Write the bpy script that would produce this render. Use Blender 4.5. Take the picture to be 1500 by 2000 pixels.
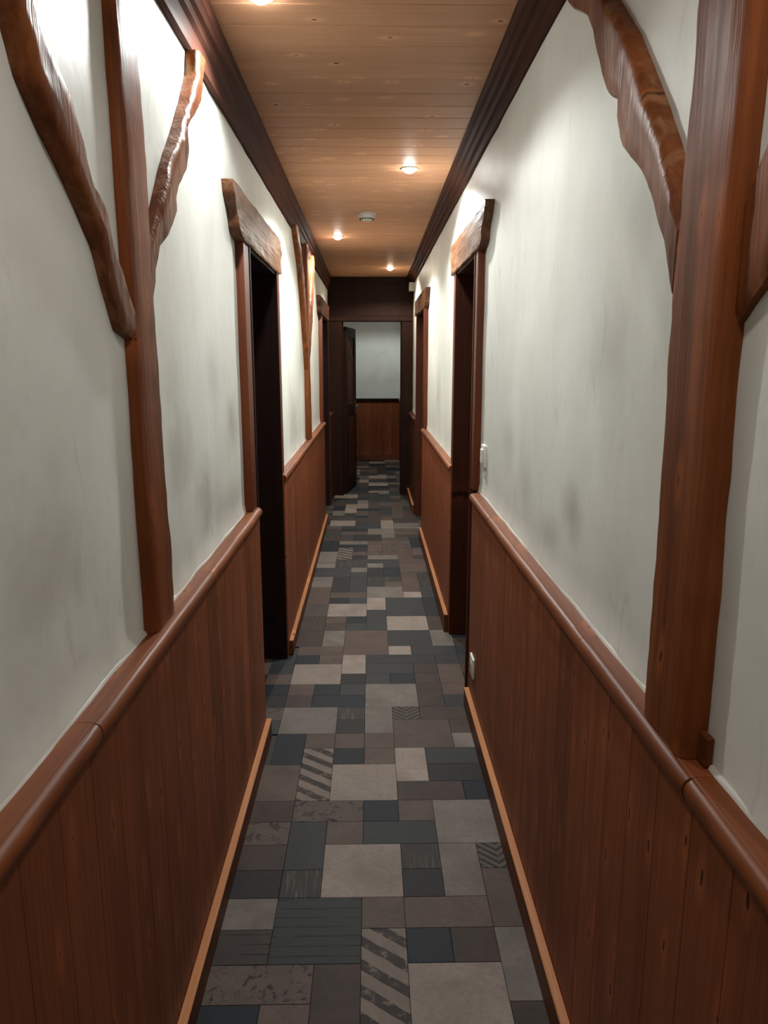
import bpy, bmesh, math, random
from mathutils import Vector, Matrix, noise

for o in list(bpy.data.objects):
    bpy.data.objects.remove(o, do_unlink=True)
S = bpy.context.scene
C = S.collection

# ------------------------------------------------------------------ camera
CAM_H = 1.5
F_PX = 1450.0
VPX, VPY = 724.0, 706.0
Yc = Vector((VPX - 750, VPY - 1000, F_PX)).normalized()      # corridor direction in camera axes (right, down, forward)
Uc = Vector((0, -Yc.z, Yc.y)).normalized()                    # world up in camera axes
Xc = Yc.cross(Uc)
if Xc.x < 0:
    Xc = -Xc
R = Matrix((Xc, Yc, Uc))
cam_d = bpy.data.cameras.new('camera')
cam = bpy.data.objects.new('camera', cam_d)
C.objects.link(cam)
right, down, fwd = R.col[0].copy(), R.col[1].copy(), R.col[2].copy()
M = Matrix((right, -down, -fwd)).transposed().to_4x4()
M.translation = (0, 0, CAM_H)
cam.matrix_world = M
cam_d.sensor_fit = 'HORIZONTAL'
cam_d.sensor_width = 36
cam_d.lens = F_PX / 1500 * 36
cam_d.clip_start = 0.02
S.camera = cam

# ------------------------------------------------------------------ world, exposure, lamp settings
w = bpy.data.worlds.new('world'); S.world = w
w.use_nodes = True
w.node_tree.nodes['Background'].inputs[0].default_value = (0.5, 0.5, 0.5, 1)
w.node_tree.nodes['Background'].inputs[1].default_value = 0.0
vs = S.view_settings
vs.view_transform = 'Standard'; vs.look = 'None'; vs.exposure = 2.45; vs.gamma = 1.0; vs.use_curve_mapping = False
LAMPS = [  # x, y, watts, colour
    (-0.285, 2.17, 5.6, (0.97, 1.0, 0.98)),
    (0.193, 3.90, 19.0, (0.97, 1.0, 0.97)),
    (-0.243, 5.85, 13.0, (1.0, 0.98, 0.90)),
    (0.195, 7.65, 9.0, (1.0, 0.88, 0.68)),
    (0.193, 0.55, 1.9, (1.0, 0.94, 0.89)),
    (-0.25, -1.60, 1.3, (1.0, 0.93, 0.88)),
    (0.10, 10.2, 5.4, (0.94, 1.0, 0.98)),
]
SPOT_ANGLE = math.radians(150)
SPOT_BLEND = 0.25

# ------------------------------------------------------------------ layout constants
PW = 0.467            # plaster face, both walls
BX = 0.430            # wainscot board face
BBX = 0.408           # baseboard face
RAILZ = 0.952
YB, YE, YF = -2.6, 8.40, 11.5     # corridor back, end frame, far wall
def zc(y): return 2.452 - 0.0065 * y      # the ceiling sinks a little towards the end

# ------------------------------------------------------------------ node helpers
def lin(c):
    def f(v):
        v /= 255.0
        return v / 12.92 if v <= 0.04045 else ((v + 0.055) / 1.055) ** 2.4
    return (f(c[0]), f(c[1]), f(c[2]), 1)

class NT:
    def __init__(self, name):
        self.m = bpy.data.materials.new(name)
        self.m.use_nodes = True
        self.t = self.m.node_tree
        self.t.nodes.clear()
        self.out = self.n('ShaderNodeOutputMaterial')
        self.b = self.n('ShaderNodeBsdfPrincipled')
        self.l(self.b.outputs[0], self.out.inputs[0])
    def n(self, typ, **kw):
        nd = self.t.nodes.new(typ)
        for k, v in kw.items(): setattr(nd, k, v)
        return nd
    def l(self, a, b): self.t.links.new(a, b)
    def val(self, sock, v):
        if hasattr(v, 'is_output') or isinstance(v, bpy.types.NodeSocket): self.l(v, sock)
        else: sock.default_value = v
    def math(self, op, a, b=0.0, c=None, clamp=False):
        nd = self.n('ShaderNodeMath', operation=op, use_clamp=clamp)
        self.val(nd.inputs[0], a); self.val(nd.inputs[1], b)
        if c is not None: self.val(nd.inputs[2], c)
        return nd.outputs[0]
    def vmath(self, op, a, b=None):
        nd = self.n('ShaderNodeVectorMath', operation=op)
        self.val(nd.inputs[0], a)
        if b is not None: self.val(nd.inputs[1], b)
        return nd.outputs['Value' if op in ('LENGTH', 'DISTANCE', 'DOT_PRODUCT') else 'Vector']
    def noise(self, vec, scale, detail=3, rough=0.55, dist=0.0):
        nd = self.n('ShaderNodeTexNoise')
        self.l(vec, nd.inputs['Vector'])
        nd.inputs['Scale'].default_value = scale; nd.inputs['Detail'].default_value = detail
        nd.inputs['Roughness'].default_value = rough; nd.inputs['Distortion'].default_value = dist
        return nd.outputs['Fac']
    def ramp(self, fac, stops, interp='LINEAR'):
        nd = self.n('ShaderNodeValToRGB')
        self.l(fac, nd.inputs[0])
        cr = nd.color_ramp; cr.interpolation = interp
        while len(cr.elements) < len(stops): cr.elements.new(0.5)
        for e, (p, c) in zip(cr.elements, stops):
            e.position = p
            e.color = c if len(c) == 4 else (*c, 1)
        return nd.outputs[0]
    def mix(self, fac, a, b, mode='MIX'):
        nd = self.n('ShaderNodeMix', data_type='RGBA', blend_type=mode)
        self.val(nd.inputs[0], fac); self.val(nd.inputs[6], a); self.val(nd.inputs[7], b)
        return nd.outputs[2]
    def smooth(self, v, lo, hi, a=0.0, b=1.0):
        nd = self.n('ShaderNodeMapRange', interpolation_type='SMOOTHSTEP')
        self.val(nd.inputs[0], v)
        for i, q in zip((1, 2, 3, 4), (lo, hi, a, b)): nd.inputs[i].default_value = q
        return nd.outputs[0]
    def bump(self, h, strength, dist):
        nd = self.n('ShaderNodeBump')
        nd.inputs['Strength'].default_value = strength; nd.inputs['Distance'].default_value = dist
        self.l(h, nd.inputs['Height'])
        self.l(nd.outputs[0], self.b.inputs['Normal'])
    def scaled(self, vec, s):
        return self.vmath('MULTIPLY', vec, s)

def wood(name, dark, light, axis='z', rough=0.38, knots=0.55, tone=0.3, grain=1.0, worn=None, knot_col=(22, 10, 7), bump=0.25, spec=0.3, ksize=1.0, kasp=2.6):
    """grain runs along axis; colours sRGB 0-255"""
    n = NT(name)
    tc = n.n('ShaderNodeTexCoord').outputs['Object']
    rnd = n.n('ShaderNodeObjectInfo').outputs['Random']
    off = n.n('ShaderNodeCombineXYZ')
    n.l(n.math('MULTIPLY', rnd, 17.3), off.inputs[0]); n.l(n.math('MULTIPLY', rnd, 9.1), off.inputs[1]); n.l(n.math('MULTIPLY', rnd, 23.7), off.inputs[2])
    p = n.vmath('ADD', tc, off.outputs[0])
    def sc(across, along):
        return {'x': (along, across, across), 'y': (across, along, across), 'z': (across, across, along)}[axis]
    broad = n.noise(n.scaled(p, sc(9, 0.9)), 1.0, 4, 0.6, 0.8)
    fine = n.noise(n.scaled(p, sc(95, 2.5)), 1.0, 3, 0.6)
    base = n.ramp(broad, [(0.25, lin(dark)), (0.75, lin(light))])
    base = n.mix(n.math('MULTIPLY', n.smooth(fine, 0.35, 0.7), 0.35 * grain), base, lin(dark))
    vo = n.n('ShaderNodeTexVoronoi', feature='F1', voronoi_dimensions='2D')
    sp_ = n.n('ShaderNodeSeparateXYZ'); n.l(p, sp_.inputs[0])
    ia, ic = {'x': (0, 1), 'y': (1, 0), 'z': (2, 1)}[axis]      # along, across
    cb = n.n('ShaderNodeCombineXYZ')
    kw_ = n.noise(n.scaled(p, sc(45, 14)), 1.0, 2)
    n.l(n.math('MULTIPLY_ADD', kw_, 0.16, n.math('MULTIPLY', sp_.outputs[ic], 8.5 / ksize)), cb.inputs[0]); n.l(n.math('MULTIPLY_ADD', kw_, -0.12, n.math('MULTIPLY', sp_.outputs[ia], kasp / ksize)), cb.inputs[1])
    n.l(cb.outputs[0], vo.inputs['Vector']); vo.inputs['Scale'].default_value = 1.0
    sep = n.n('ShaderNodeSeparateColor'); n.l(vo.outputs['Color'], sep.inputs[0])
    keep = n.math('GREATER_THAN', sep.outputs[0], 1 - knots)
    size = n.math('MULTIPLY_ADD', sep.outputs[1], 0.05, 0.008)
    core = n.math('MULTIPLY', n.math('LESS_THAN', n.math('ADD', vo.outputs['Distance'], n.math('MULTIPLY', fine, 0.05)), n.math('ADD', size, 0.022)), keep)
    halo = n.math('MULTIPLY', n.smooth(vo.outputs['Distance'], 0.05, 0.26, 1, 0), keep)
    base = n.mix(n.math('MULTIPLY', halo, 0.35), base, lin(tuple(min(255, v * 1.25) for v in light)))
    base = n.mix(n.math('MULTIPLY', core, 0.85), base, lin(knot_col))
    if worn:
        wn = n.smooth(n.noise(n.scaled(p, sc(14, 3)), 1.0, 5, 0.65, 1.0), 0.5, 0.68)
        base = n.mix(n.math('MULTIPLY', wn, 0.75), base, lin(worn))
    hsv = n.n('ShaderNodeHueSaturation')
    n.l(base, hsv.inputs['Color'])
    n.l(n.math('MULTIPLY_ADD', rnd, tone, 1 - tone / 2), hsv.inputs['Value'])
    n.l(hsv.outputs[0], n.b.inputs['Base Color'])
    n.l(n.math('MULTIPLY_ADD', fine, 0.25, rough - 0.1), n.b.inputs['Roughness'])
    n.b.inputs['Specular IOR Level'].default_value = spec
    h = n.math('ADD', n.math('MULTIPLY', fine, 0.5), n.math('SUBTRACT', n.math('MULTIPLY', broad, 1.2), n.math('MULTIPLY', core, 1.2)))
    n.bump(h, bump, 0.006)
    return n.m

def plain(name, col, rough=0.5, metal=0.0, emit=None, power=0.0):
    n = NT(name)
    n.b.inputs['Base Color'].default_value = lin(col); n.b.inputs['Roughness'].default_value = rough
    n.b.inputs['Metallic'].default_value = metal
    tc = n.n('ShaderNodeTexCoord').outputs['Object']
    f = n.noise(tc, 40, 2)
    n.l(n.mix(n.math('MULTIPLY', f, 0.12), lin(col), lin(tuple(v * 0.7 for v in col))), n.b.inputs['Base Color'])
    if emit:
        n.b.inputs['Emission Color'].default_value = (*emit, 1); n.b.inputs['Emission Strength'].default_value = power
    return n.m

def plaster(name, stains):
    n = NT(name)
    tc = n.n('ShaderNodeTexCoord').outputs['Object']
    big = n.noise(n.scaled(tc, (1, 1.6, 1.0)), 1.6, 4, 0.6, 0.6)
    mid = n.noise(n.scaled(tc, (1, 2.2, 1.0)), 4.5, 5, 0.65, 1.2)
    base = n.ramp(big, [(0.3, lin((208, 209, 201))), (0.7, lin((224, 226, 220)))])
    smear = n.math('MULTIPLY', n.smooth(mid, 0.56, 0.78), 0.35)
    base = n.mix(smear, base, lin((165, 158, 146)))
    sep = n.n('ShaderNodeSeparateXYZ'); n.l(tc, sep.inputs[0])
    warp = n.math('MULTIPLY', n.math('SUBTRACT', n.noise(tc, 9, 4, 0.6), 0.5), 1.5)
    for (sy, sz, ry, rz, k) in stains:
        dy = n.math('DIVIDE', n.math('SUBTRACT', sep.outputs[1], sy), ry)
        dz = n.math('DIVIDE', n.math('SUBTRACT', sep.outputs[2], sz), rz)
        d = n.math('ADD', n.math('SQRT', n.math('ADD', n.math('MULTIPLY', dy, dy), n.math('MULTIPLY', dz, dz))), warp)
        base = n.mix(n.math('MULTIPLY', n.smooth(d, -0.1, 1.5, 1, 0), k * 0.75), base, lin((112, 104, 94)))
    n.l(base, n.b.inputs['Base Color'])
    n.b.inputs['Roughness'].default_value = 0.48
    n.b.inputs['Specular IOR Level'].default_value = 0.35
    trow = n.noise(n.scaled(tc, (1, 1.6, 1)), 5.0, 3, 0.5, 0.3)
    grit = n.noise(tc, 60, 3, 0.6)
    n.bump(n.math('ADD', n.math('MULTIPLY', trow, 1.0), n.math('MULTIPLY', grit, 0.05)), 0.16, 0.02)
    return n.m

# ------------------------------------------------------------------ mesh helpers
def setp(o, label=None, category=None, group=None, kind=None):
    for k, v in (('label', label), ('category', category), ('group', group), ('kind', kind)):
        if v: o[k] = v
    return o

def empty(name, loc=(0, 0, 0), parent=None, **kw):
    o = bpy.data.objects.new(name, None)
    C.objects.link(o); o.location = loc; o.empty_display_size = 0.05
    if parent: o.parent = parent
    return setp(o, **kw)

def link(name, me, mat=None, parent=None, loc=(0, 0, 0), **kw):
    if mat is not None and not me.materials: me.materials.append(mat)
    o = bpy.data.objects.new(name, me)
    C.objects.link(o)
    if parent:
        o.parent = parent
        if parent.type == 'EMPTY' or parent.location.length > 0:
            o.matrix_parent_inverse = Matrix.Translation(-world_loc(parent))
    o.location = loc
    return setp(o, **kw)

def world_loc(o):
    v = o.location.copy()
    if o.parent: v = v + world_loc(o.parent) + o.matrix_parent_inverse.translation
    return v

def finish(bm, smooth=None):
    bmesh.ops.recalc_face_normals(bm, faces=bm.faces[:])
    me = bpy.data.meshes.new('mesh')
    bm.to_mesh(me); bm.free()
    if smooth is not None:
        for p in me.polygons: p.use_smooth = True
        me.set_sharp_from_angle(angle=math.radians(smooth))
    return me

def box_bm(bm, x0, x1, y0, y1, z0, z1):
    x0, x1 = min(x0, x1), max(x0, x1)
    v = [bm.verts.new(p) for p in ((x0,y0,z0),(x1,y0,z0),(x1,y1,z0),(x0,y1,z0),(x0,y0,z1),(x1,y0,z1),(x1,y1,z1),(x0,y1,z1))]
    for f in ((3,2,1,0),(4,5,6,7),(0,1,5,4),(1,2,6,5),(2,3,7,6),(3,0,4,7)):
        bm.faces.new([v[i] for i in f])

def box(name, x0, x1, y0, y1, z0, z1, mat, parent=None, bev=0.003, seg=1, **kw):
    bm = bmesh.new(); box_bm(bm, x0, x1, y0, y1, z0, z1)
    if bev: bmesh.ops.bevel(bm, geom=bm.edges[:], offset=bev, segments=seg, affect='EDGES', profile=0.6)
    return link(name, finish(bm, 40 if seg > 1 else None), mat, parent, **kw)

def loft(rings, closed_ring=True, caps=True, smooth=35):
    bm = bmesh.new()
    vs_ = [[bm.verts.new(p) for p in r] for r in rings]
    n = len(rings[0])
    for a, b in zip(vs_, vs_[1:]):
        for i in range(n if closed_ring else n - 1):
            j = (i + 1) % n
            bm.faces.new((a[i], a[j], b[j], b[i]))
    if caps:
        bm.faces.new(vs_[0][::-1]); bm.faces.new(vs_[-1])
    return finish(bm, smooth)

def lathe_bm(bm, prof, n=24, center=(0, 0, 0)):
    rings = []
    for r, z in prof:
        if r < 1e-6: rings.append([bm.verts.new((center[0], center[1], center[2] + z))])
        else: rings.append([bm.verts.new((center[0] + r * math.cos(2*math.pi*i/n), center[1] + r * math.sin(2*math.pi*i/n), center[2] + z)) for i in range(n)])
    for a, b in zip(rings, rings[1:]):
        for i in range(n):
            j = (i + 1) % n
            va = [a[i], a[j]] if len(a) > 1 else [a[0]]
            vb = [b[j], b[i]] if len(b) > 1 else [b[0]]
            if len(va) + len(vb) > 2: bm.faces.new(va + vb)

def lathe(name, prof, mat, parent=None, loc=(0,0,0), n=24, **kw):
    bm = bmesh.new(); lathe_bm(bm, prof, n)
    return link(name, finish(bm, 40), mat, parent, loc=loc, **kw)

def nz(a, b=0.0, c=0.0): return noise.noise(Vector((a, b, c)))

# ------------------------------------------------------------------ materials
M_plL = plaster('plaster_left', [(1.07,1.21,.16,.13,.45), (0.80,1.36,.16,.12,.2), (1.81,1.28,.14,.12,.55), (2.09,1.12,.13,.10,.55), (2.53,1.29,.13,.10,.5), (2.24,1.46,.1,.1,.35), (1.80,1.46,.08,.1,.25), (4.5,1.15,.25,.2,.45), (5.1,1.5,.2,.15,.3), (2.4,1.05,.3,.06,.3)])
M_plR = plaster('plaster_right', [(1.69,1.155,.085,.07,.55), (1.48,1.53,.13,.12,.38), (2.5,1.23,.12,.1,.3), (1.9,1.06,.12,.06,.35), (1.35,1.10,.1,.1,.2), (2.2,1.14,.1,.08,.25), (1.3,1.75,.12,.1,.25), (5.2,1.3,.2,.2,.3)])
M_plF = plaster('plaster_far', [(11.5,1.2,.5,.2,.2)])
M_wain = wood('wainscot_pine', (104, 55, 31), (142, 80, 47), 'z', 0.5, 0.7, 0.16, spec=0.2, ksize=0.65)
M_rail = wood('rail_wood', (88, 44, 22), (140, 78, 40), 'y', 0.42, 0.35, 0.3, spec=0.2, ksize=0.6)
M_base = wood('baseboard_wood', (84, 44, 25), (108, 60, 34), 'y', 0.5, 0.4, 0.15)
M_strip = wood('baseboard_top_wood', (150, 94, 54), (184, 122, 74), 'y', 0.42, 0.4, 0.15)
M_post = wood('old_timber', (72, 36, 18), (144, 80, 42), 'z', 0.42, 0.45, 0.2, spec=0.13, bump=0.5, ksize=0.6)
M_brace = wood('old_timber_brace', (70, 34, 15), (142, 80, 38), 'z', 0.42, 0.35, 0.2, worn=(140, 100, 68), spec=0.2, bump=0.7, ksize=0.6)
M_casing = wood('door_casing_wood', (78, 36, 18), (116, 60, 32), 'z', 0.45, 0.3, 0.2, spec=0.25)
M_lintel = wood('lintel_wood', (66, 38, 23), (122, 78, 48), 'y', 0.32, 0.25, 0.2, worn=(128, 102, 80), bump=1.0, spec=0.25)
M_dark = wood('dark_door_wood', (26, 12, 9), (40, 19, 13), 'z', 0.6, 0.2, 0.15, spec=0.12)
M_ceil = wood('ceiling_pine', (172, 126, 96), (194, 146, 112), 'x', 0.5, 0.4, 0.1, knot_col=(64, 30, 20), bump=0.1, spec=0.1, ksize=0.8, kasp=4.5)
M_crown = wood('crown_wood', (54, 31, 24), (76, 46, 36), 'y', 0.65, 0.1, 0.12, spec=0.06)
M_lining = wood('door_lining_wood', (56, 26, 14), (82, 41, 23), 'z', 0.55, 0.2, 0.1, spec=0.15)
M_white = plain('white_plastic', (222, 219, 208), 0.4)
M_offw = plain('grey_white_plastic', (190, 186, 178), 0.45)
M_black = plain('black_plastic', (20, 18, 17), 0.5)
M_steel = plain('brushed_steel', (176, 172, 164), 0.3, 1.0)
M_grout = plain('grout', (40, 36, 35), 0.8)
M_slab = plain('rough_slab', (120, 112, 104), 0.8)

def tile_mat(name, c1, c2, pat=None, pc=(52, 46, 44), rough=0.6, sp=7.0):
    c1, c2, pc = [tuple(v * 0.84 - 4 for v in c) for c in (c1, c2, pc)]
    n = NT(name)
    tc = n.n('ShaderNodeTexCoord').outputs['Object']
    rnd = n.n('ShaderNodeObjectInfo').outputs['Random']
    off = n.n('ShaderNodeCombineXYZ')
    n.l(n.math('MULTIPLY', rnd, 31.0), off.inputs[0]); n.l(n.math('MULTIPLY', rnd, 57.0), off.inputs[1])
    p = n.vmath('ADD', tc, off.outputs[0])
    big = n.noise(p, sp, 5, 0.62, 0.5)
    fine = n.noise(p, 70, 4, 0.65)
    base = n.ramp(big, [(0.32, lin(c1)), (0.68, lin(c2))])
    base = n.mix(n.math('MULTIPLY', n.smooth(fine, 0.45, 0.7), 0.25), base, lin(tuple(v * 0.72 for v in c1)))
    sep = n.n('ShaderNodeSeparateXYZ'); n.l(tc, sep.inputs[0])
    X, Y = sep.outputs[0], sep.outputs[1]
    mask = None
    if pat == 'stripe':
        s = n.math('MULTIPLY_ADD', X, 0.75, Y)
        wv = n.math('SINE', n.math('MULTIPLY', n.math('MULTIPLY_ADD', n.noise(p, 18, 3), 0.014, s), 2 * math.pi / 0.078))
        mask = n.math('MULTIPLY', n.smooth(wv, -0.05, 0.25), n.smooth(n.noise(p, 34, 5, 0.7), 0.30, 0.5))
    elif pat == 'chevron':
        s = n.math('MULTIPLY_ADD', n.math('ABSOLUTE', X), 0.9, n.math('MULTIPLY', Y, -1.0))
        wv = n.math('SINE', n.math('MULTIPLY', s, 2 * math.pi / 0.03))
        mask = n.math('MULTIPLY', n.smooth(wv, -0.05, 0.3), n.smooth(n.noise(p, 30, 4, 0.7), 0.28, 0.48))
    elif pat == 'lines':
        wv = n.math('SINE', n.math('MULTIPLY', Y, 2 * math.pi / 0.034))
        mask = n.math('MULTIPLY', n.smooth(wv, 0.86, 0.97), n.smooth(n.noise(n.scaled(p, (10, 60, 1)), 1.0, 3), 0.38, 0.52))
    elif pat == 'vlines':
        q = n.noise(n.scaled(p, (110, 5, 1)), 1.0, 3, 0.6)
        mask = n.math('MULTIPLY', n.smooth(q, 0.52, 0.64), 0.75)
    elif pat == 'speck':
        mask = n.smooth(n.noise(p, 26, 5, 0.7, 1.0), 0.52, 0.62)
    if mask is not None:
        base = n.mix(mask, base, lin(pc))
    hsv = n.n('ShaderNodeHueSaturation'); n.l(base, hsv.inputs['Color'])
    n.l(n.math('MULTIPLY_ADD', rnd, 0.22, 0.89), hsv.inputs['Value'])
    n.l(hsv.outputs[0], n.b.inputs['Base Color'])
    n.l(n.math('MULTIPLY_ADD', big, 0.2, rough - 0.1), n.b.inputs['Roughness'])
    n.b.inputs['Specular IOR Level'].default_value = 0.14
    n.bump(n.math('ADD', n.math('MULTIPLY', fine, 0.5), big), 0.12, 0.003)
    return n.m
TM = {
    'L': tile_mat('tile_light', (148, 133, 124), (178, 163, 154)),
    'G': tile_mat('tile_light_grey', (116, 107, 101), (142, 133, 126)),
    'b': tile_mat('tile_brown', (90, 75, 69), (114, 97, 90)),
    'd': tile_mat('tile_dark_brown', (66, 55, 52), (88, 75, 71)),
    's': tile_mat('tile_slate', (54, 56, 59), (70, 72, 75)),
    'S': tile_mat('tile_slate_lined', (56, 58, 60), (68, 71, 72), 'lines', (34, 35, 36)),
    'n': tile_mat('tile_navy', (34, 39, 48), (48, 53, 62)),
    'k': tile_mat('tile_charcoal', (44, 43, 45), (60, 57, 58)),
    'K': tile_mat('tile_charcoal_lined', (54, 50, 50), (70, 66, 64), 'vlines', (104, 96, 90)),
    'H': tile_mat('tile_charcoal_ruled', (70, 61, 58), (84, 74, 70), 'lines', (34, 31, 31)),
    't': tile_mat('tile_striped', (122, 109, 101), (146, 132, 123), 'stripe', (60, 52, 50)),
    'c': tile_mat('tile_chevron', (98, 87, 82), (114, 103, 97), 'chevron', (52, 46, 45)),
    'p': tile_mat('tile_speckled', (94, 80, 74), (112, 97, 90), 'speck', (54, 46, 44)),
}

# ------------------------------------------------------------------ floor and its tiles
floor = box('floor', -1.0, 1.0, YB - 0.3, YF + 0.3, -0.12, -0.006, M_grout, bev=0, kind='structure', label='patchwork floor of grey, brown and navy rectangles running down the corridor', category='floor')
U, X0, Y0 = 0.1193, -0.388, 1.503
COLS = 'ABCDEFG'
# traced tiles: first column, first row, columns wide, rows deep, kind
T = []
def t(col, row, wd, hg, k): T.append((COLS.index(col), row, wd, hg, k))
for a in [
    ('A',-1,1,1,'n'),('B',-1,1,1,'b'),('C',-1,1,2,'d'),('D',-1,1,3,'t'),('E',-1,2,2,'L'),('G',-1,1,1,'d'),
    ('A',0,2,1,'p'),('G',0,1,2,'G'),
    ('A',1,1,1,'H'),('B',1,2,2,'S'),('E',1,1,1,'n'),('F',1,1,1,'d'),
    ('A',2,1,1,'G'),('D',2,1,1,'b'),('E',2,2,1,'b'),('G',2,1,2,'b'),
    ('A',3,1,1,'k'),('B',3,1,1,'K'),('C',3,2,2,'L'),('E',3,1,1,'k'),('F',3,1,2,'G'),
    ('A',4,1,1,'d'),('B',4,1,2,'s'),('E',4,1,1,'K'),('G',4,1,1,'c'),
    ('A',5,1,1,'p'),('C',5,1,1,'b'),('D',5,2,1,'s'),('F',5,2,2,'G'),
    ('A',6,1,1,'d'),('B',6,2,1,'p'),('D',6,1,1,'n'),('E',6,1,1,'b'),
    ('A',7,1,2,'b'),('B',7,1,3,'t'),('C',7,2,2,'L'),('E',7,2,1,'d'),('G',7,1,1,'n'),
    ('E',8,1,2,'L'),('F',8,2,1,'k'),
    ('A',9,1,2,'n'),('C',9,1,1,'n'),('D',9,1,1,'b'),('F',9,2,1,'s'),
    ('B',10,1,1,'b'),('C',10,1,1,'b'),('D',10,1,1,'b'),('E',10,2,2,'b'),('G',10,1,1,'G'),
    ('A',11,2,2,'G'),('C',11,1,1,'k'),('D',11,1,2,'G'),('G',11,1,1,'d'),
    ('C',12,1,1,'K'),('E',12,1,1,'c'),('F',12,2,1,'d'),
    ('A',13,1,1,'d'),('B',13,2,1,'n'),('D',13,2,2,'G'),('F',13,1,2,'d'),('G',13,1,1,'s'),
    ('A',14,1,1,'b'),('B',14,1,1,'n'),('C',14,1,1,'s'),('G',14,1,1,'b'),
    ('A',15,2,2,'L'),('C',15,1,1,'k'),('D',15,1,1,'s'),('E',15,1,1,'n'),('F',15,1,1,'d'),('G',15,1,2,'b'),
    ('C',16,1,2,'L'),('D',16,2,1,'s'),('F',16,1,1,'d'),
    ('A',17,1,1,'n'),('B',17,1,1,'b'),('D',17,3,1,'s'),('G',17,1,1,'s'),
    ('A',18,2,1,'b'),('C',18,2,3,'b'),('E',18,1,1,'L'),('F',18,2,1,'s'),
    ('A',19,1,2,'d'),('B',19,1,2,'G'),('E',19,2,2,'s'),('G',19,1,2,'G'),
    ('A',21,1,2,'d'),('B',21,1,1,'d'),('B',22,1,1,'b'),('C',21,1,1,'s'),('C',22,1,1,'n'),('D',21,1,2,'s'),('E',21,2,2,'L'),('G',21,1,2,'d'),
    ('A',23,1,2,'c'),('B',23,2,2,'L'),('D',23,1,1,'s'),('D',24,1,2,'L'),('E',23,2,3,'s'),('G',23,1,3,'k'),
    ('A',25,1,3,'b'),('B',25,1,1,'n'),('C',25,1,1,'s'),
    ('B',26,2,1,'b'),('D',26,2,2,'G'),('F',26,1,1,'L'),('G',26,1,2,'s'),
    ('B',27,1,3,'k'),('C',27,2,1,'G'),('F',27,1,3,'b'),
]: t(*a)
occ = {}
def claim(c, r, wd, hg):
    for i in range(wd):
        for j in range(hg): occ[(c + i, r + j)] = 1
T2 = []
for (c, r, wd, hg, k) in T:
    cells = [(c+i, r+j) for i in range(wd) for j in range(hg)]
    if any(q in occ for q in cells):
        print('TILE CLASH', COLS[c], r, wd, hg, k); continue
    claim(c, r, wd, hg); T2.append((c, r, wd, hg, k))
rng = random.Random(7)
ROWS_END = int((YF - Y0) / U) + 1
def fill(r0, r1):
    for r in range(r0, r1):
        for c in range(7):
            if (c, r) in occ: continue
            opts = [(1,1),(1,1),(1,2),(2,1),(2,2),(2,2),(1,3),(2,1)]
            rng.shuffle(opts)
            for wd, hg in opts + [(1,1)]:
                if c + wd <= 7 and r + hg <= r1 and not any((c+i, r+j) in occ for i in range(wd) for j in range(hg)):
                    claim(c, r, wd, hg)
                    T2.append((c, r, wd, hg, rng.choice('LLGGGbbbddsssSnnkKtcp' if wd * hg > 1 else 'LGGbbddssnnkkKHp')))
                    break
fill(-1, ROWS_END)
fill(-12, -1)
# strips of the same covering inside the four door recesses
DOOR_Y = {'L': [(2.83, 3.60), (6.98, 7.76)], 'R': [(3.24, 3.93), (6.30, 7.22)]}
for sd, c0 in (('L', -1), ('R', 7)):
    for (ya, yb) in DOOR_Y[sd]:
        for r in range(int((ya - Y0) / U), int((yb - Y0) / U) + 1):
            for q in range(2): T2.append((c0 - q if sd == 'L' else c0 + q, r, 1, 1, rng.choice('dbsknp')))
tile_cache = {}
def tile_mesh(wd, hg, k, ext=0.0):
    key = (wd, hg, k, ext)
    if key not in tile_cache:
        bm = bmesh.new()
        g, ch = 0.0005, 0.0008
        x, y = wd * U / 2 - g, hg * U / 2 - g
        xl = -x - ext      # edge tiles run on under the skirting
        lo = [bm.verts.new(p) for p in ((xl,-y,-0.006),(x,-y,-0.006),(x,y,-0.006),(xl,y,-0.006))]
        a = [bm.verts.new(p) for p in ((xl,-y,-0.0008),(x,-y,-0.0008),(x,y,-0.0008),(xl,y,-0.0008))]
        b = [bm.verts.new(p) for p in ((xl+ch,-y+ch,0),(x-ch,-y+ch,0),(x-ch,y-ch,0),(xl+ch,y-ch,0))]
        for i in range(4):
            j = (i + 1) % 4
            bm.faces.new((lo[i], lo[j], a[j], a[i])); bm.faces.new((a[i], a[j], b[j], b[i]))
        bm.faces.new(b); bm.faces.new(lo[::-1])
        me = finish(bm); me.materials.append(TM[k])
        tile_cache[key] = me
    return tile_cache[key]
T2.sort(key=lambda q: q[1] if q[1] >= -1 else 1000 + q[1])
rest = []
for n_, (c, r, wd, hg, k) in enumerate(T2):
    cx, cy = X0 + (c + wd / 2) * U, Y0 + (r + hg / 2) * U
    if n_ < 296 and r >= -1:
        link('tile', tile_mesh(wd, hg, k, 0.024 if c == 0 and not any(a_ - 0.15 < cy < b_ + 0.15 for a_, b_ in DOOR_Y['L']) else 0.0), None, floor, loc=(cx, cy, 0.0))
    else: rest.append((cx, cy, wd, hg, k))
bm = bmesh.new(); kinds = list(TM)
for (cx, cy, wd, hg, k) in rest:
    n0 = len(bm.faces)
    x, y = wd * U / 2 - 0.0009, hg * U / 2 - 0.0009
    box_bm(bm, cx - x, cx + x, cy - y, cy + y, -0.006, 0.0)
    bm.faces.ensure_lookup_table()
    for f in bm.faces[n0:]: f.material_index = kinds.index(k)
me = finish(bm)
for k in kinds: me.materials.append(TM[k])
link('far_tiles', me, None, floor, kind='stuff')

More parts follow.
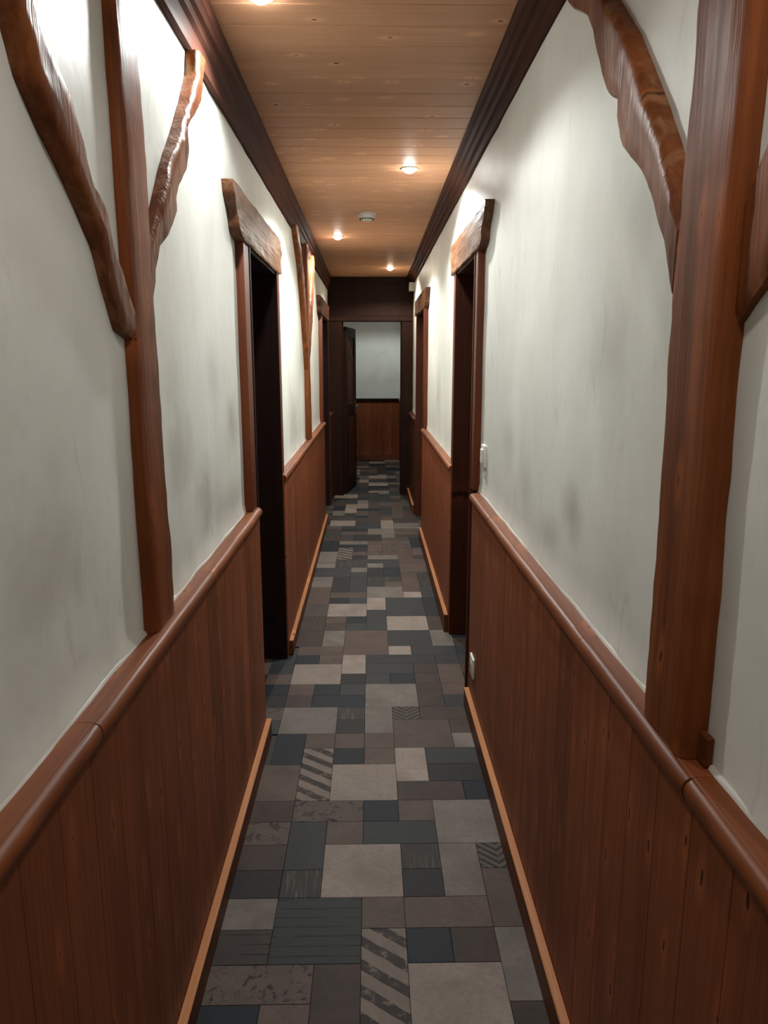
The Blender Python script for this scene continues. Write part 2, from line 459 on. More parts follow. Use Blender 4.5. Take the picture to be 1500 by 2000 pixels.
# ------------------------------------------------------------------ plaster walls with door openings
def wall(name, s, mat, label, doors, y0, y1):
    """undulating plaster face; openings removed; given depth outwards"""
    ys = []
    y = y0
    cuts = sorted([v for d in doors for v in (d[0] - 0.02, d[1] + 0.02)])
    marks = [y0] + cuts + [y1]
    for a, b in zip(marks, marks[1:]):
        m = max(1, int(round((b - a) / 0.055)))
        ys += [a + (b - a) * i / m for i in range(m)]
    ys.append(y1)
    zs = [0.0, 0.30, 0.62, 0.90, 0.935, 0.955, 0.968, 0.985] + [1.03 + (1.95 - 1.03) * i / 17 for i in range(18)] + [2.0 + 0.5 * i / 9 for i in range(10)]
    bm = bmesh.new(); g = {}
    for i, yy in enumerate(ys):
        for j, zz in enumerate(zs):
            dv = 0.0035 * nz(yy * 2.3, zz * 2.0, s * 7) + 0.002 * nz(yy * 7, zz * 5, s * 3)
            dv = -abs(dv)
            foot = [(p0 - 0.07, p1 + 0.07) for p0, p1 in ((1.452, 1.592), (5.31, 5.47))] if s < 0 else [(0.85, 1.165)]
            arms = [(0.72, 2.36), (4.5, 6.15)] if s < 0 else [(0.18, 1.95)]
            under = any(a_ < yy < b_ for a_, b_ in foot)
            if under or (zz > 1.45 and any(a_ < yy < b_ for a_, b_ in arms)): dv *= 0.06     # timbers bear flat on the wall
            if 0.9 < zz < 0.99 and not under:      # thick lip of plaster on the ledge
                dv += (0.0075 + 0.004 * nz(yy * 6, 3.3, s)) * max(0, 1 - (zz - 0.90) / 0.085) ** 0.6
            g[i, j] = bm.verts.new((s * (PW - dv), yy, zz))
    for i in range(len(ys) - 1):
        ym = (ys[i] + ys[i+1]) / 2
        for j in range(len(zs) - 1):
            if zs[j+1] <= 1.96 and any(d[0] - 0.02 < ym < d[1] + 0.02 for d in doors): continue
            bm.faces.new((g[i, j], g[i+1, j], g[i+1, j+1], g[i, j+1]))
    for v in [v for v in bm.verts if not v.link_faces]: bm.verts.remove(v)
    me = finish(bm)
    # make normals face the corridor, then thicken outwards
    if me.polygons[0].normal.x * s > 0: me.flip_normals()
    for p in me.polygons: p.use_smooth = True
    o = link(name, me, mat, kind='structure', label=label, category='wall')
    md = o.modifiers.new('thickness', 'SOLIDIFY'); md.thickness = 0.09; md.offset = -1
    return o
def bead(parent, s, y0, y1):
    n = int((y1 - y0) / 0.022); rings = []
    for i in range(n + 1):
        yy = y0 + (y1 - y0) * i / n
        a_ = 0.0045 + 0.0035 * nz(yy * 7, s * 5) + 0.002 * nz(yy * 23, s)
        b_ = 0.006 + 0.005 * nz(yy * 5, s * 9) + 0.003 * nz(yy * 19, s * 2)
        a_, b_ = max(0.0008, a_ * 0.5), max(0.001, b_ * 0.55)
        c_ = 0.0075 + 0.004 * nz(yy * 6, 3.3, s)
        rings.append([(s * (PW + 0.002), yy, RAILZ - 0.001), (s * (PW - c_ * 0.5 - a_), yy, RAILZ - 0.0005), (s * (PW - c_ * 0.5 - a_ * 0.55), yy, RAILZ + b_ * 0.5), (s * (PW - c_ * 0.35), yy, RAILZ + b_ + 0.003), (s * (PW + 0.002), yy, RAILZ + b_ + 0.004)])
    link('sealant_bead', loft(rings, smooth=60), M_offw, parent)
DL1, DL3 = (2.83, 3.60), (6.98, 7.76)
DR2, DR4 = (3.24, 3.93), (6.30, 7.22)
DR6 = (9.9, 10.7)
wL = wall('wall_left', -1, M_plL, 'stained off-white plaster wall on the left above the panelling', [DL1, DL3], YB, YF + 0.05)
wR = wall('wall_right', 1, M_plR, 'stained off-white plaster wall on the right above the panelling', [DR2, DR4, DR6], YB, YF + 0.05)
for a_, b_ in ((-0.5, 1.45), (1.595, 2.70), (3.74, 5.30), (5.48, 6.86)): bead(wL, -1, a_, b_)
for a_, b_ in ((-0.5, 0.92), (1.10, 3.15), (4.06, 6.17)): bead(wR, 1, a_, b_)
def cross_wall(name, y, sgn, mat, label):
    bm = bmesh.new(); g = {}
    nx, nzv = 18, 44
    for i in range(nx + 1):
        for j in range(nzv + 1):
            x = -0.56 + 1.12 * i / nx; z = 2.5 * j / nzv
            g[i, j] = bm.verts.new((x, y + 0.003 * nz(x * 4, z * 3, y), z))
    for i in range(nx):
        for j in range(nzv): bm.faces.new((g[i,j], g[i+1,j], g[i+1,j+1], g[i,j+1]))
    me = finish(bm)
    if me.polygons[0].normal.y * sgn > 0: me.flip_normals()
    for p in me.polygons: p.use_smooth = True
    o = link(name, me, mat, kind='structure', label=label, category='wall')
    md = o.modifiers.new('thickness', 'SOLIDIFY'); md.thickness = 0.09; md.offset = -1
cross_wall('wall_far', YF, 1, M_plF, 'pale greenish plaster wall closing the passage beyond the end doorway')
cross_wall('wall_back', YB, -1, M_plF, 'plaster wall closing the corridor behind the viewer')

# ------------------------------------------------------------------ ceiling of cross boards
ceil = empty('ceiling', (0, 3, 2.45), kind='structure', label='knotty pine ceiling of boards laid across the corridor', category='ceiling')
PWID = 0.132
def plank_mesh():
    bm = bmesh.new()
    w_, x, ch = PWID / 2 - 0.0006, 0.485, 0.0022
    prof = [(-w_, 0.018), (-w_, ch), (-w_ + ch, 0), (w_ - ch, 0), (w_, ch), (w_, 0.018)]
    a = [bm.verts.new((-x, p[0], p[1])) for p in prof]; b = [bm.verts.new((x, p[0], p[1])) for p in prof]
    for i in range(6):
        j = (i + 1) % 6; bm.faces.new((a[i], a[j], b[j], b[i]))
    bm.faces.new(a[::-1]); bm.faces.new(b)
    return finish(bm)
pm = plank_mesh(); pm.materials.append(M_ceil)
y = YB
while y < YF + 0.1:
    o = link('plank', pm, None, ceil, loc=(0, y, zc(y)))
    o.rotation_euler.x = -0.0065
    y += PWID
box('backing', -0.7, 0.7, YB - 0.1, YF + 0.15, 2.474, 2.52, M_slab, ceil, bev=0)

# crown mouldings
def crown(name, s, prof, y0, y1, label):
    rings = []
    n = 40
    for i in range(n + 1):
        yy = y0 + (y1 - y0) * i / n
        dz = zc(yy) - zc(2.2)
        rings.append([(s * (px + 0.0012 * nz(yy * 1.3, k)), yy, pz + dz * (0.35 + 0.65 * (pz - 2.27) / 0.17)) for k, (px, pz) in enumerate(prof)])
    return link(name, loft(rings, smooth=25), M_crown, kind='structure', label=label, category='moulding')
crown('trim_1', -1, [(0.50,2.272),(0.458,2.272),(0.452,2.278),(0.451,2.332),(0.446,2.338),(0.442,2.343),(0.441,2.366),(0.436,2.371),(0.432,2.374),(0.431,2.400),(0.428,2.404),(0.4265,2.42),(0.4265,2.46),(0.50,2.46)], YB, YE, 'dark stepped wooden crown moulding along the left wall top')
crown('trim_2', 1, [(0.50,2.342),(0.460,2.342),(0.454,2.347),(0.450,2.372),(0.438,2.378),(0.432,2.386),(0.430,2.396),(0.421,2.400),(0.416,2.408),(0.413,2.417),(0.405,2.420),(0.397,2.428),(0.394,2.437),(0.394,2.46),(0.50,2.46)], YB, YE, 'dark ridged wooden crown moulding along the right wall top')

# ------------------------------------------------------------------ wainscot: boards, cap rail, baseboards
BW = 0.1165
def board_mesh(wd, mat=None):
    bm = bmesh.new()
    h, ch = 0.918, 0.0014
    w_ = wd / 2 - 0.0001
    prof = [(-w_, -0.016), (-w_, -ch), (-w_ + ch * 0.8, 0), (w_ - ch * 0.8, 0), (w_, -ch), (w_, -0.016)]     # (along, out)
    a = [bm.verts.new((p[1], p[0], 0.0)) for p in prof]; b = [bm.verts.new((p[1], p[0], h)) for p in prof]
    for i in range(6):
        j = (i + 1) % 6; bm.faces.new((a[i], a[j], b[j], b[i]))
    bm.faces.new(a[::-1]); bm.faces.new(b)
    me = finish(bm); me.materials.append(mat or M_wain)
    return me
RPROF = [(-0.02,0.908),(-0.02,0.952),(0.034,0.952),(0.0358,0.9502),(0.038,0.952),(0.042,0.9515),(0.0470,0.948),(0.0503,0.942),(0.0515,0.935),(0.0500,0.927),(0.046,0.921),(0.0385,0.918),(0.0365,0.908)]
def rail_mesh(s, y0, y1, seed, rough=1.0):
    n = max(2, int((y1 - y0) / 0.03)); rings = []
    for i in range(n + 1):
        yy = y0 + (y1 - y0) * i / n
        e = 0.0
        if i in (0, n): e = 0.0025
        wob = 0.0022 * nz(yy * 5, seed) * rough + 0.0012 * nz(yy * 17, seed + 4) * rough
        ring = []
        for k, (d, z) in enumerate(RPROF):
            nose = 1.0 if 4 <= k <= 11 else 0.0
            ring.append((s * (PW - d - nose * wob + nose * e), yy, z + nose * wob * 0.6 - (e if nose else 0)))
        rings.append(ring)
    return loft(rings, smooth=42)
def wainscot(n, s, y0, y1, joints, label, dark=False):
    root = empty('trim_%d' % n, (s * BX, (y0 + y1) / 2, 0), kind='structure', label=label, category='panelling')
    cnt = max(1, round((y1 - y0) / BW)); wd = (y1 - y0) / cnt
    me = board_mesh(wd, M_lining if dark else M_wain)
    for i in range(cnt):
        o = link('board', me, None, root, loc=(s * BX, y0 + (i + 0.5) * wd, 0))
        if s > 0: o.rotation_euler.z = math.pi
    pts = [y0 - 0.0] + joints + [y1 + 0.0]
    for i, (a, b) in enumerate(zip(pts, pts[1:])):
        link('cap_rail', rail_mesh(s, a + 0.0006, b - 0.0006, n * 10 + i * 3.7), M_lining if dark else M_rail, root)
    return root
wainscot(3, -1, YB, 2.805, [-1.2, 0.15, 1.07, 1.92], 'brown pine board panelling with cap rail on the left, nearest the viewer')
wainscot(4, -1, 3.635, 6.93, [4.9], 'brown pine board panelling on the left between its two doorways')
wainscot(5, 1, YB, 3.10, [-1.0, 0.90, 1.42, 2.62], 'brown pine board panelling with cap rail on the right, nearest the viewer')
wainscot(6, 1, 3.96, 6.23, [], 'brown pine board panelling on the right between its two doorways')
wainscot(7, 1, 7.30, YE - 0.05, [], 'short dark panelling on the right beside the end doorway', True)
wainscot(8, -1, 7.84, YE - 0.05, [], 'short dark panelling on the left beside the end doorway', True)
wainscot(9, -1, YE + 0.14, YF - 0.03, [], 'pine panelling along the left side beyond the end doorway')
wainscot(10, 1, YE + 0.14, 9.83, [], 'pine panelling along the right side just beyond the end doorway')
wainscot(11, 1, 10.77, YF - 0.03, [], 'short pine panelling on the right in the far corner')
# far wall panelling
root = empty('trim_12', (0, YF - 0.03, 0), kind='structure', label='orange brown panelling across the far wall beyond the end doorway', category='panelling')
me = board_mesh(0.108)
for i in range(8):
    o = link('board', me, None, root, loc=(-0.376 + 0.1075 * i, YF - 0.03, 0)); o.rotation_euler.z = -math.pi / 2
box('cap_rail', -0.43, 0.43, YF - 0.06, YF + 0.01, 0.905, 0.945, M_dark, root, bev=0.008, seg=2)
box('skirting', -0.43, 0.43, YF - 0.048, YF - 0.028, 0.001, 0.085, M_base, root)

def baseboard(name, s, segs, label):
    root = empty(name, (s * BBX, segs[0][0], 0), kind='structure', label=label, category='baseboard')
    for (a, b, h) in segs:
        box('skirting', s * BBX, s * (BX - 0.0006), a, b, 0.0005, h - 0.0045, M_base, root, bev=0.0015)
        box('top_strip', s * (BBX - 0.0012), s * (BX - 0.0006), a, b, h - 0.0045, h, M_strip, root, bev=0.0015)
baseboard('baseboard_left', -1, [(YB, 2.80, 0.078), (3.66, 6.93, 0.078)], 'brown skirting with pale top edge along the left panelling')
baseboard('baseboard_right', 1, [(YB, 3.06, 0.088), (3.97, 6.22, 0.105), (7.31, YE - 0.06, 0.09)], 'brown skirting with pale top edge along the right panelling')

# ------------------------------------------------------------------ doorways in the side walls
def lintel_mesh(s, y0, y1, z0, z1, front, seed):
    """thick hewn plank, ends sawn to an ogee: full length above, stepping in below"""
    h = z1 - z0
    near = [(0.0, 1.0), (0.006, 0.85), (0.018, 0.72), (0.040, 0.60), (0.066, 0.50), (0.080, 0.40), (0.084, 0.30), (0.088, 0.20), (0.100, 0.13), (0.125, 0.07), (0.16, 0.03), (0.19, 0.0)]
    far = [(0.10, 0.0), (0.05, 0.03), (0.03, 0.15), (0.035, 0.30), (0.02, 0.45), (0.004, 0.62), (0.0, 0.8), (0.012, 0.96), (0.04, 1.0)]
    rows = []
    nseg = 26
    # outline as columns: for every fraction of height, near and far ends
    hs = [0.0, 0.03, 0.07, 0.13, 0.20, 0.30, 0.40, 0.45, 0.50, 0.55, 0.60, 0.66, 0.72, 0.80, 0.88, 0.96, 1.0]
    def interp(tab, q):
        tab = sorted(tab, key=lambda p: p[1])
        for (a, za), (b, zb) in zip(tab, tab[1:]):
            if za <= q <= zb: return a + (b - a) * ((q - za) / (zb - za) if zb > za else 0)
        return tab[-1][0]
    bm = bmesh.new(); F = {}; B = {}
    for j, q in enumerate(hs):
        ya, yb = y0 + interp(near, q), y1 - interp(far, q)
        for i in range(nseg + 1):
            yy = ya + (yb - ya) * i / nseg
            e = min(q, 1 - q) < 0.02
            zz = z0 + h * q + (0.006 * nz(yy * 5, seed, q * 3) if q > 0.9 else 0) + (0.003 * nz(yy * 7, seed + 2) if q < 0.05 else 0)
            fx = front + 0.004 * nz(yy * 9, zz * 22, seed) + 0.003 * nz(yy * 25, zz * 40, seed)
            if e or i in (0, nseg): fx += 0.004
            F[i, j] = bm.verts.new((s * fx, yy, zz)); B[i, j] = bm.verts.new((s * (PW + 0.012), yy, zz))
    nj = len(hs)
    for i in range(nseg):
        for j in range(nj - 1):
            bm.faces.new((F[i,j], F[i+1,j], F[i+1,j+1], F[i,j+1])); bm.faces.new((B[i,j], B[i,j+1], B[i+1,j+1], B[i+1,j]))
        bm.faces.new((F[i,0], B[i,0], B[i+1,0], F[i+1,0])); bm.faces.new((F[i,nj-1], F[i+1,nj-1], B[i+1,nj-1], B[i,nj-1]))
    for j in range(nj - 1):
        bm.faces.new((F[0,j], F[0,j+1], B[0,j+1], B[0,j])); bm.faces.new((F[nseg,j], B[nseg,j], B[nseg,j+1], F[nseg,j+1]))
    return finish(bm, 45)

def leaf(parent, s, x, ya, yb, mat, handle_far=True):
    lf = box('door_leaf', s * x, s * (x + 0.04), ya + 0.003, yb - 0.003, 0.008, 1.915, mat, parent, bev=0.003)
    for (z0, z1) in ((0.16, 0.86), (1.02, 1.78)):
        box('panel', s * (x - 0.008), s * (x + 0.004), ya + 0.12, yb - 0.12, z0, z1, mat, lf, bev=0.006)
    hy = yb - 0.07 if handle_far else ya + 0.07
    bm = bmesh.new()
    box_bm(bm, s * (x - 0.006), s * x, hy - 0.02, hy + 0.02, 0.87, 1.05)
    box_bm(bm, s * (x - 0.045), s * (x - 0.006), hy - 0.008, hy + 0.008, 0.985, 1.001)
    box_bm(bm, s * (x - 0.05), s * (x - 0.036), hy - 0.10 if handle_far else hy, hy if handle_far else hy + 0.10, 0.984, 1.002)
    link('handle', finish(bm), M_steel, lf)
    return lf

def doorway(n, s, op, lint, label, cas_w=(0.125, 0.125), front=0.427, seed=1.0, zb=0.953, lmat=None, inner=None):
    inner = inner or M_lining
    a, b = op
    root = empty('door_%d' % n, (s * PW, (a + b) / 2, 0), kind='structure', label=label, category='doorway')
    cf = 0.438
    top = lint[2] + 0.02
    box('casing', s * cf, s * (PW + 0.015), a - cas_w[0], a - 0.001, zb, top, M_casing, root, bev=0.004, seg=2)
    box('casing', s * cf, s * (PW + 0.015), b + 0.001, b + cas_w[1], zb, top, M_casing, root, bev=0.004, seg=2)
    deep = 0.78
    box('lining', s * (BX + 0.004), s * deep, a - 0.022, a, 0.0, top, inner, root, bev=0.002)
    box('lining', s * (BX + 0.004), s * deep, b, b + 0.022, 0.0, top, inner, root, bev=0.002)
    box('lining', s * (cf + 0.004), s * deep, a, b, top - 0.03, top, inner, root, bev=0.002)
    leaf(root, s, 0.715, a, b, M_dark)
    link('lintel', lintel_mesh(s, lint[0], lint[1], lint[2], lint[3], front, seed), lmat or M_lintel, root)
    return root
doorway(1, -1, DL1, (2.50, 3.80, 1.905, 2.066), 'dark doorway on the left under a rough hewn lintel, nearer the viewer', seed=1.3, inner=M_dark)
doorway(2, 1, DR2, (2.955, 4.18, 1.942, 2.098), 'dark doorway on the right under a smooth scrolled lintel, nearer the viewer', (0.085, 0.12), seed=5.1)
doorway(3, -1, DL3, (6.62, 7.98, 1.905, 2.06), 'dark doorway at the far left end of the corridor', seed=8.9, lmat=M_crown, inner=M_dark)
doorway(4, 1, DR4, (6.00, 7.50, 1.925, 2.07), 'doorway at the far right end of the corridor under an orange lintel', seed=3.3)
doorway(6, 1, DR6, (9.62, 10.95, 1.93, 2.09), 'pale-lintelled doorway on the right beyond the end door frame', seed=6.3)

# ------------------------------------------------------------------ end doorway with open leaf
root = empty('door_5', (0, YE, 0), kind='structure', label='dark brown door frame and header panel closing the corridor end', category='doorway')
EX0, EX1, EZ = -0.313, 0.342, 1.93
box('jamb', -PW - 0.01, EX0, YE - 0.04, YE + 0.11, 0, EZ + 0.03, M_dark, root, bev=0.004)
box('jamb', EX1, PW + 0.01, YE - 0.04, YE + 0.11, 0, EZ + 0.03, M_dark, root, bev=0.004)
box('stop', EX0, EX0 + 0.012, YE + 0.02, YE + 0.06, 0, EZ, M_dark, root, bev=0.002)
box('stop', EX1 - 0.012, EX1, YE + 0.02, YE + 0.06, 0, EZ, M_dark, root, bev=0.002)
box('head', -PW - 0.01, PW + 0.01, YE - 0.055, YE + 0.11, EZ, EZ + 0.055, M_dark, root, bev=0.005)
box('header_panel', -PW - 0.01, PW + 0.01, YE - 0.02, YE + 0.10, EZ + 0.055, 2.46, M_dark, root, bev=0.003)
box('header_rail', -PW, PW, YE - 0.035, YE - 0.018, 2.33, 2.42, M_dark, root, bev=0.004)
# leaf swung open into the far passage
lf = empty('open_door', (EX0 + 0.004, YE + 0.11, 0), label='dark panelled door standing open at the left of the end frame', category='door')
def lbox(name, u0, u1, t0, t1, z0, z1, mat, parent, bev=0.003):
    # u along the leaf (local y), t thickness (local x)
    bm = bmesh.new(); box_bm(bm, t0, t1, u0, u1, z0, z1)
    if bev: bmesh.ops.bevel(bm, geom=bm.edges[:], offset=bev, segments=1, affect='EDGES')
    me = finish(bm); me.materials.append(mat)
    o = bpy.data.objects.new(name, me); C.objects.link(o); o.parent = parent
    return o
LH, LW = 1.88, 0.60
lbox('stile', 0, 0.10, 0, 0.038, 0.008, LH, M_dark, lf); lbox('stile', LW - 0.10, LW, 0, 0.038, 0.008, LH, M_dark, lf)
for (z0, z1) in ((0.008, 0.20), (0.90, 1.02), (LH - 0.11, LH)): lbox('rail', 0.10, LW - 0.10, 0, 0.038, z0, z1, M_dark, lf)
for (z0, z1) in ((0.20, 0.90), (1.02, LH - 0.11)): lbox('panel', 0.10, LW - 0.10, 0.010, 0.028, z0, z1, M_lining, lf, 0.002)
lbox('number_plate', 0.24, 0.36, 0.028, 0.034, 1.53, 1.63, M_black, lf, 0.001)
hp = lbox('handle', LW - 0.08, LW - 0.045, 0.038, 0.044, 0.88, 1.04, M_steel, lf, 0.001)
lbox('lever', LW - 0.16, LW - 0.055, 0.062, 0.076, 0.965, 0.98, M_steel, hp, 0.002)
lbox('spindle', LW - 0.07, LW - 0.056, 0.040, 0.07, 0.965, 0.98, M_steel, hp, 0.002)
lf.rotation_euler.z = math.radians(-9)

# ------------------------------------------------------------------ timber posts with braces
def resample(pts, n):
    L_ = [0.0]
    for a, b in zip(pts, pts[1:]): L_.append(L_[-1] + math.hypot(b[0]-a[0], b[1]-a[1]))
    out = []
    for i in range(n):
        d = L_[-1] * i / (n - 1)
        for k in range(len(pts) - 1):
            if d <= L_[k+1] + 1e-9:
                q = (d - L_[k]) / max(1e-9, L_[k+1] - L_[k])
                out.append((pts[k][0] + (pts[k+1][0]-pts[k][0]) * q, pts[k][1] + (pts[k+1][1]-pts[k][1]) * q)); break
    return out
def brace_mesh(s, near, far, depth, seed, n=64, edge=0.012, bumpy=0.005, end=None):
    """near/far: edge polylines (y, z) running the same way; depth proud of the plaster"""
    A, B = resample(near, n), resample(far, n)
    rings = []
    for i, (a, b) in enumerate(zip(A, B)):
        u = i / (n - 1)
        d = depth + ((end or depth) - depth) * max(0, u - 0.55) / 0.45 + bumpy * nz(u * 6, seed) + 0.5 * bumpy * nz(u * 17, seed + 3)
        wd = math.hypot(b[0]-a[0], b[1]-a[1]); e = min(0.45, edge / max(wd, 1e-6))
        ring = []
        for (q, dd) in ((0, 0.0003), (0.0, d * 0.72), (e * 0.35, d - 0.004), (e, d), (0.35, d + 0.4 * bumpy * nz(u * 9, seed, 1)), (0.65, d + 0.4 * bumpy * nz(u * 9, seed, 2)), (1 - e, d), (1 - e * 0.35, d - 0.004), (1.0, d * 0.72), (1, 0.0003)):
            g1 = 0.0022 * nz(u * 30, q * 5, seed) if dd > 0.001 else 0.0
            g2 = 0.003 * nz(u * 22, q * 3, seed + 7)
            ring.append((s * (PW - dd - g1), a[0] + (b[0]-a[0]) * q + g2, a[1] + (b[1]-a[1]) * q + g2 * 0.5))
        rings.append(ring)
    return loft(rings, smooth=38)
def post_mesh(s, y0, y1, z0, z1, d0, d1, seed, n=80, wave=0.007):
    near = []; far = []; rings = []
    for i in range(n):
        u = i / (n - 1); z = z0 + (z1 - z0) * u
        d = d0 + (d1 - d0) * u + 0.003 * nz(z * 4, seed)
        a = y0 + wave * nz(z * 4.5, seed + 1) + 0.4 * wave * nz(z * 13, seed + 2)
        b = y1 + wave * nz(z * 4.5, seed + 5) + 0.4 * wave * nz(z * 13, seed + 6)
        r = 0.013 + 0.006 * nz(z * 6, seed + 9)
        ring = [(a, 0.0003), (a, d - r), (a + r * 0.3, d - r * 0.3), (a + r, d), ((a*2+b)/3, d + 0.002 * nz(z * 8, seed + 3)), ((a+2*b)/3, d + 0.002 * nz(z * 8, seed + 4)), (b - r, d), (b - r * 0.3, d - r * 0.3), (b, d - r), (b, 0.0003)]
        rings.append([(s * (PW - q[1] - (0.0016 * nz(z * 24, q[0] * 40, seed) if q[1] > 0.001 else 0)), q[0] + 0.0015 * nz(z * 30, q[1] * 60, seed + 8), z) for q in ring])
    return loft(rings, smooth=38)

PL = empty('timber_post', (-PW, 1.52, RAILZ), label='old brown timber post with two braces on the left wall, nearest the viewer', category='post', group='timber posts with braces')
link('post', post_mesh(-1, 1.452, 1.592, RAILZ + 0.001, 2.30, 0.029, 0.022, 2.2), M_post, PL)
LA_low2 = [(0.80, 2.275), (0.93, 2.06), (1.03, 1.935), (1.056, 1.899), (1.076, 1.862), (1.128, 1.821), (1.193, 1.779), (1.243, 1.74), (1.303, 1.691), (1.345, 1.621), (1.391, 1.554), (1.45, 1.542)]
LA_up2 = [(0.93, 2.275), (1.02, 2.06), (1.088, 1.962), (1.119, 1.924), (1.154, 1.905), (1.195, 1.865), (1.227, 1.83), (1.26, 1.784), (1.314, 1.751), (1.347, 1.706), (1.40, 1.66), (1.456, 1.60)]
link('brace', brace_mesh(-1, LA_low2, LA_up2, 0.036, 3.1, end=0.024), M_brace, PL)
LB_near = [(2.085, 2.275), (2.062, 2.212), (1.975, 2.117), (1.875, 2.02), (1.77, 1.928), (1.703, 1.854), (1.64, 1.779), (1.585, 1.72)]
LB_far = [(2.17, 2.275), (2.155, 2.255), (2.121, 2.201), (2.092, 2.152), (2.012, 2.095), (1.942, 2.045), (1.90, 1.943), (1.835, 1.895), (1.794, 1.854), (1.777, 1.818), (1.719, 1.772), (1.65, 1.726), (1.625, 1.678), (1.59, 1.613)]
link('brace', brace_mesh(-1, LB_near, LB_far, 0.034, 7.7, bumpy=0.006, end=0.022), M_brace, PL)

PR = empty('timber_post', (PW, 1.02, RAILZ), label='tall brown timber post with two braces on the right wall', category='post', group='timber posts with braces')
link('post', post_mesh(1, 0.945, 1.095, RAILZ + 0.001, 2.365, 0.036, 0.036, 12.4), M_post, PR)
RA_far = [(1.86, 2.36), (1.81, 2.27), (1.75, 2.231), (1.639, 2.173), (1.573, 2.098), (1.529, 2.024), (1.49, 1.987), (1.456, 1.966), (1.422, 1.954), (1.407, 1.902), (1.371, 1.862), (1.305, 1.821), (1.252, 1.784), (1.211, 1.742), (1.168, 1.693), (1.126, 1.651), (1.092, 1.585)]
RA_near = [(1.70, 2.36), (1.62, 2.25), (1.531, 2.158), (1.404, 2.051), (1.307, 1.951), (1.239, 1.879), (1.189, 1.819), (1.088, 1.69)]
link('brace', brace_mesh(1, RA_near, RA_far, 0.036, 4.4), M_brace, PR)
RB_up = [(0.44, 2.36), (0.60, 2.12), (0.72, 1.96), (0.82, 1.83), (0.95, 1.70)]
RB_low = [(0.26, 2.36), (0.45, 2.06), (0.62, 1.84), (0.78, 1.69), (0.86, 1.61), (0.95, 1.545)]
link('brace', brace_mesh(1, RB_low, RB_up, 0.026, 9.2, end=0.012), M_brace, PR)
box('foot_block', PW - 0.012, PW - 0.0003, 0.92, 0.946, RAILZ + 0.001, RAILZ + 0.045, M_post, PR, bev=0.002)

PF = empty('timber_post', (-PW, 5.4, RAILZ), label='slim orange brown timber post farther down the left wall', category='post', group='timber posts with braces')
link('post', post_mesh(-1, 5.31, 5.47, RAILZ + 0.001, 2.29, 0.034, 0.034, 22.4), M_post, PF)
link('brace', brace_mesh(-1, [(4.60, 2.29), (4.70, 2.22), (4.897, 2.10), (5.03, 1.93), (5.15, 1.74), (5.25, 1.56), (5.312, 1.44)], [(4.75, 2.29), (4.86, 2.22), (5.04, 2.09), (5.14, 1.98), (5.22, 1.82), (5.27, 1.70), (5.315, 1.60)], 0.034, 31.0), M_brace, PF)
link('brace', brace_mesh(-1, [(5.92, 2.29), (5.80, 2.10), (5.66, 1.93), (5.55, 1.78), (5.468, 1.66)], [(6.08, 2.29), (5.96, 2.08), (5.80, 1.86), (5.66, 1.70), (5.468, 1.52)], 0.034, 35.0), M_brace, PF)

# ------------------------------------------------------------------ ceiling downlights
emit_cache = {}
def downlight(x, y, watts, col, label):
    z = zc(y)
    root = empty('downlight', (x, y, z), label=label, category='ceiling light', group='recessed ceiling spotlights')
    lathe('rim', [(0.034, 0.004), (0.0345, -0.003), (0.038, -0.0045), (0.042, -0.003), (0.0425, 0.004)], M_offw, root, loc=(0, 0, 0))
    if col not in emit_cache:
        emit_cache[col] = plain('lamp_glow_%d' % len(emit_cache), (255, 250, 240), 0.4, emit=col, power=30.0)
    lathe('bulb', [(0.0, -0.022), (0.012, -0.0205), (0.022, -0.015), (0.030, -0.006), (0.0335, 0.002)], emit_cache[col], root, loc=(0, 0, 0))
    ld = bpy.data.lights.new('lamp_beam', 'SPOT')
    ld.energy = watts; ld.color = col; ld.spot_size = SPOT_ANGLE; ld.spot_blend = SPOT_BLEND; ld.shadow_soft_size = 0.028
    lo = bpy.data.objects.new('lamp_beam', ld); C.objects.link(lo); lo.parent = root; lo.location = (0, 0, -0.052)
    for ch in root.children: ch.matrix_parent_inverse = Matrix()
    return root
LAB = ['bright recessed ceiling spotlight at the top edge, over the left timber post', 'recessed ceiling spotlight nearest the right moulding, before the smoke detector', 'recessed ceiling spotlight on the left just past the smoke detector', 'small warm ceiling spotlight nearest the dark end header', 'recessed ceiling spotlight above the viewer, on the right', 'recessed ceiling spotlight behind the viewer, on the left', 'recessed ceiling spotlight beyond the end doorway']
for (x, y, wt, col), lb in zip(LAMPS, LAB): downlight(x, y, wt, col, lb)

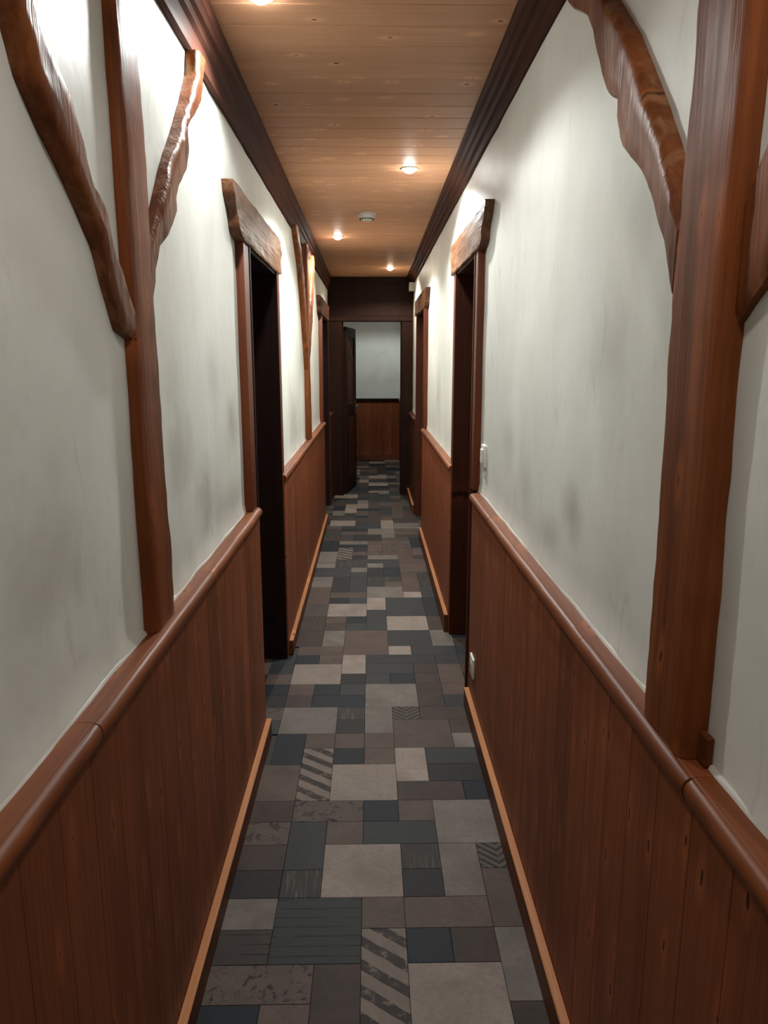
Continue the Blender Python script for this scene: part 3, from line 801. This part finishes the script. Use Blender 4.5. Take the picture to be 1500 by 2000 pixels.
# ------------------------------------------------------------------ smoke detector
y = 4.98; z = zc(y)
sd = empty('smoke_detector', (-0.022, y, z), label='round white smoke detector with dark vents on the ceiling', category='smoke detector')
for o in (lathe('base', [(0.0, 0.002), (0.056, 0.002), (0.058, -0.003), (0.057, -0.012), (0.050, -0.014)], M_offw, sd, n=32),
          lathe('cover', [(0.053, -0.013), (0.052, -0.026), (0.046, -0.034), (0.040, -0.037), (0.030, -0.044), (0.015, -0.047), (0.0, -0.047)], M_offw, sd, n=32)):
    o.matrix_parent_inverse = Matrix()
for k in range(16):
    a = 2 * math.pi * (k + 0.5) / 16
    bm = bmesh.new(); box_bm(bm, 0.0395, 0.0465, -0.0042, 0.0042, -0.0405, -0.0315)
    me = finish(bm); me.materials.append(M_black)
    o = bpy.data.objects.new('vent', me); C.objects.link(o); o.parent = sd; o.rotation_euler.z = a

# ------------------------------------------------------------------ small fittings on the right wall
sw = empty('light_switch', (PW, 3.04, 1.12), label='white rocker switch on the right wall beside the nearer doorway', category='switch')
box('plate', PW - 0.010, PW + 0.002, 2.985, 3.065, 1.075, 1.165, M_white, sw, bev=0.003, seg=2)
box('rocker', PW - 0.016, PW - 0.010, 3.0, 3.05, 1.092, 1.148, M_white, sw, bev=0.002)
so = empty('wall_socket', (BX, 2.96, 0.235), label='white power socket low on the right panelling by the doorway', category='socket')
box('plate', BX - 0.009, BX, 2.905, 2.995, 0.192, 0.278, M_white, so, bev=0.003, seg=2)
bm = bmesh.new()
bmesh.ops.create_cone(bm, cap_ends=True, segments=24, radius1=0.021, radius2=0.021, depth=0.002, matrix=Matrix.Translation((BX - 0.0095, 2.95, 0.235)) @ Matrix.Rotation(math.pi / 2, 4, 'Y'))
well = link('well', finish(bm), M_offw, so)
for q in (-0.0095, 0.0095):
    bm = bmesh.new()
    bmesh.ops.create_cone(bm, cap_ends=True, segments=10, radius1=0.0028, radius2=0.0028, depth=0.002, matrix=Matrix.Translation((BX - 0.0105, 2.95 + q, 0.235)) @ Matrix.Rotation(math.pi / 2, 4, 'Y'))
    link('pin_hole', finish(bm), M_black, well)
ab = empty('alarm_box', (PW, 8.24, 2.28), label='small white alarm box in the top right corner at the corridor end', category='alarm box')
box('housing', PW - 0.055, PW + 0.002, 8.19, 8.29, 2.235, 2.325, M_offw, ab, bev=0.006, seg=2)
box('lens', PW - 0.058, PW - 0.053, 8.21, 8.27, 2.25, 2.275, M_white, ab, bev=0.002)
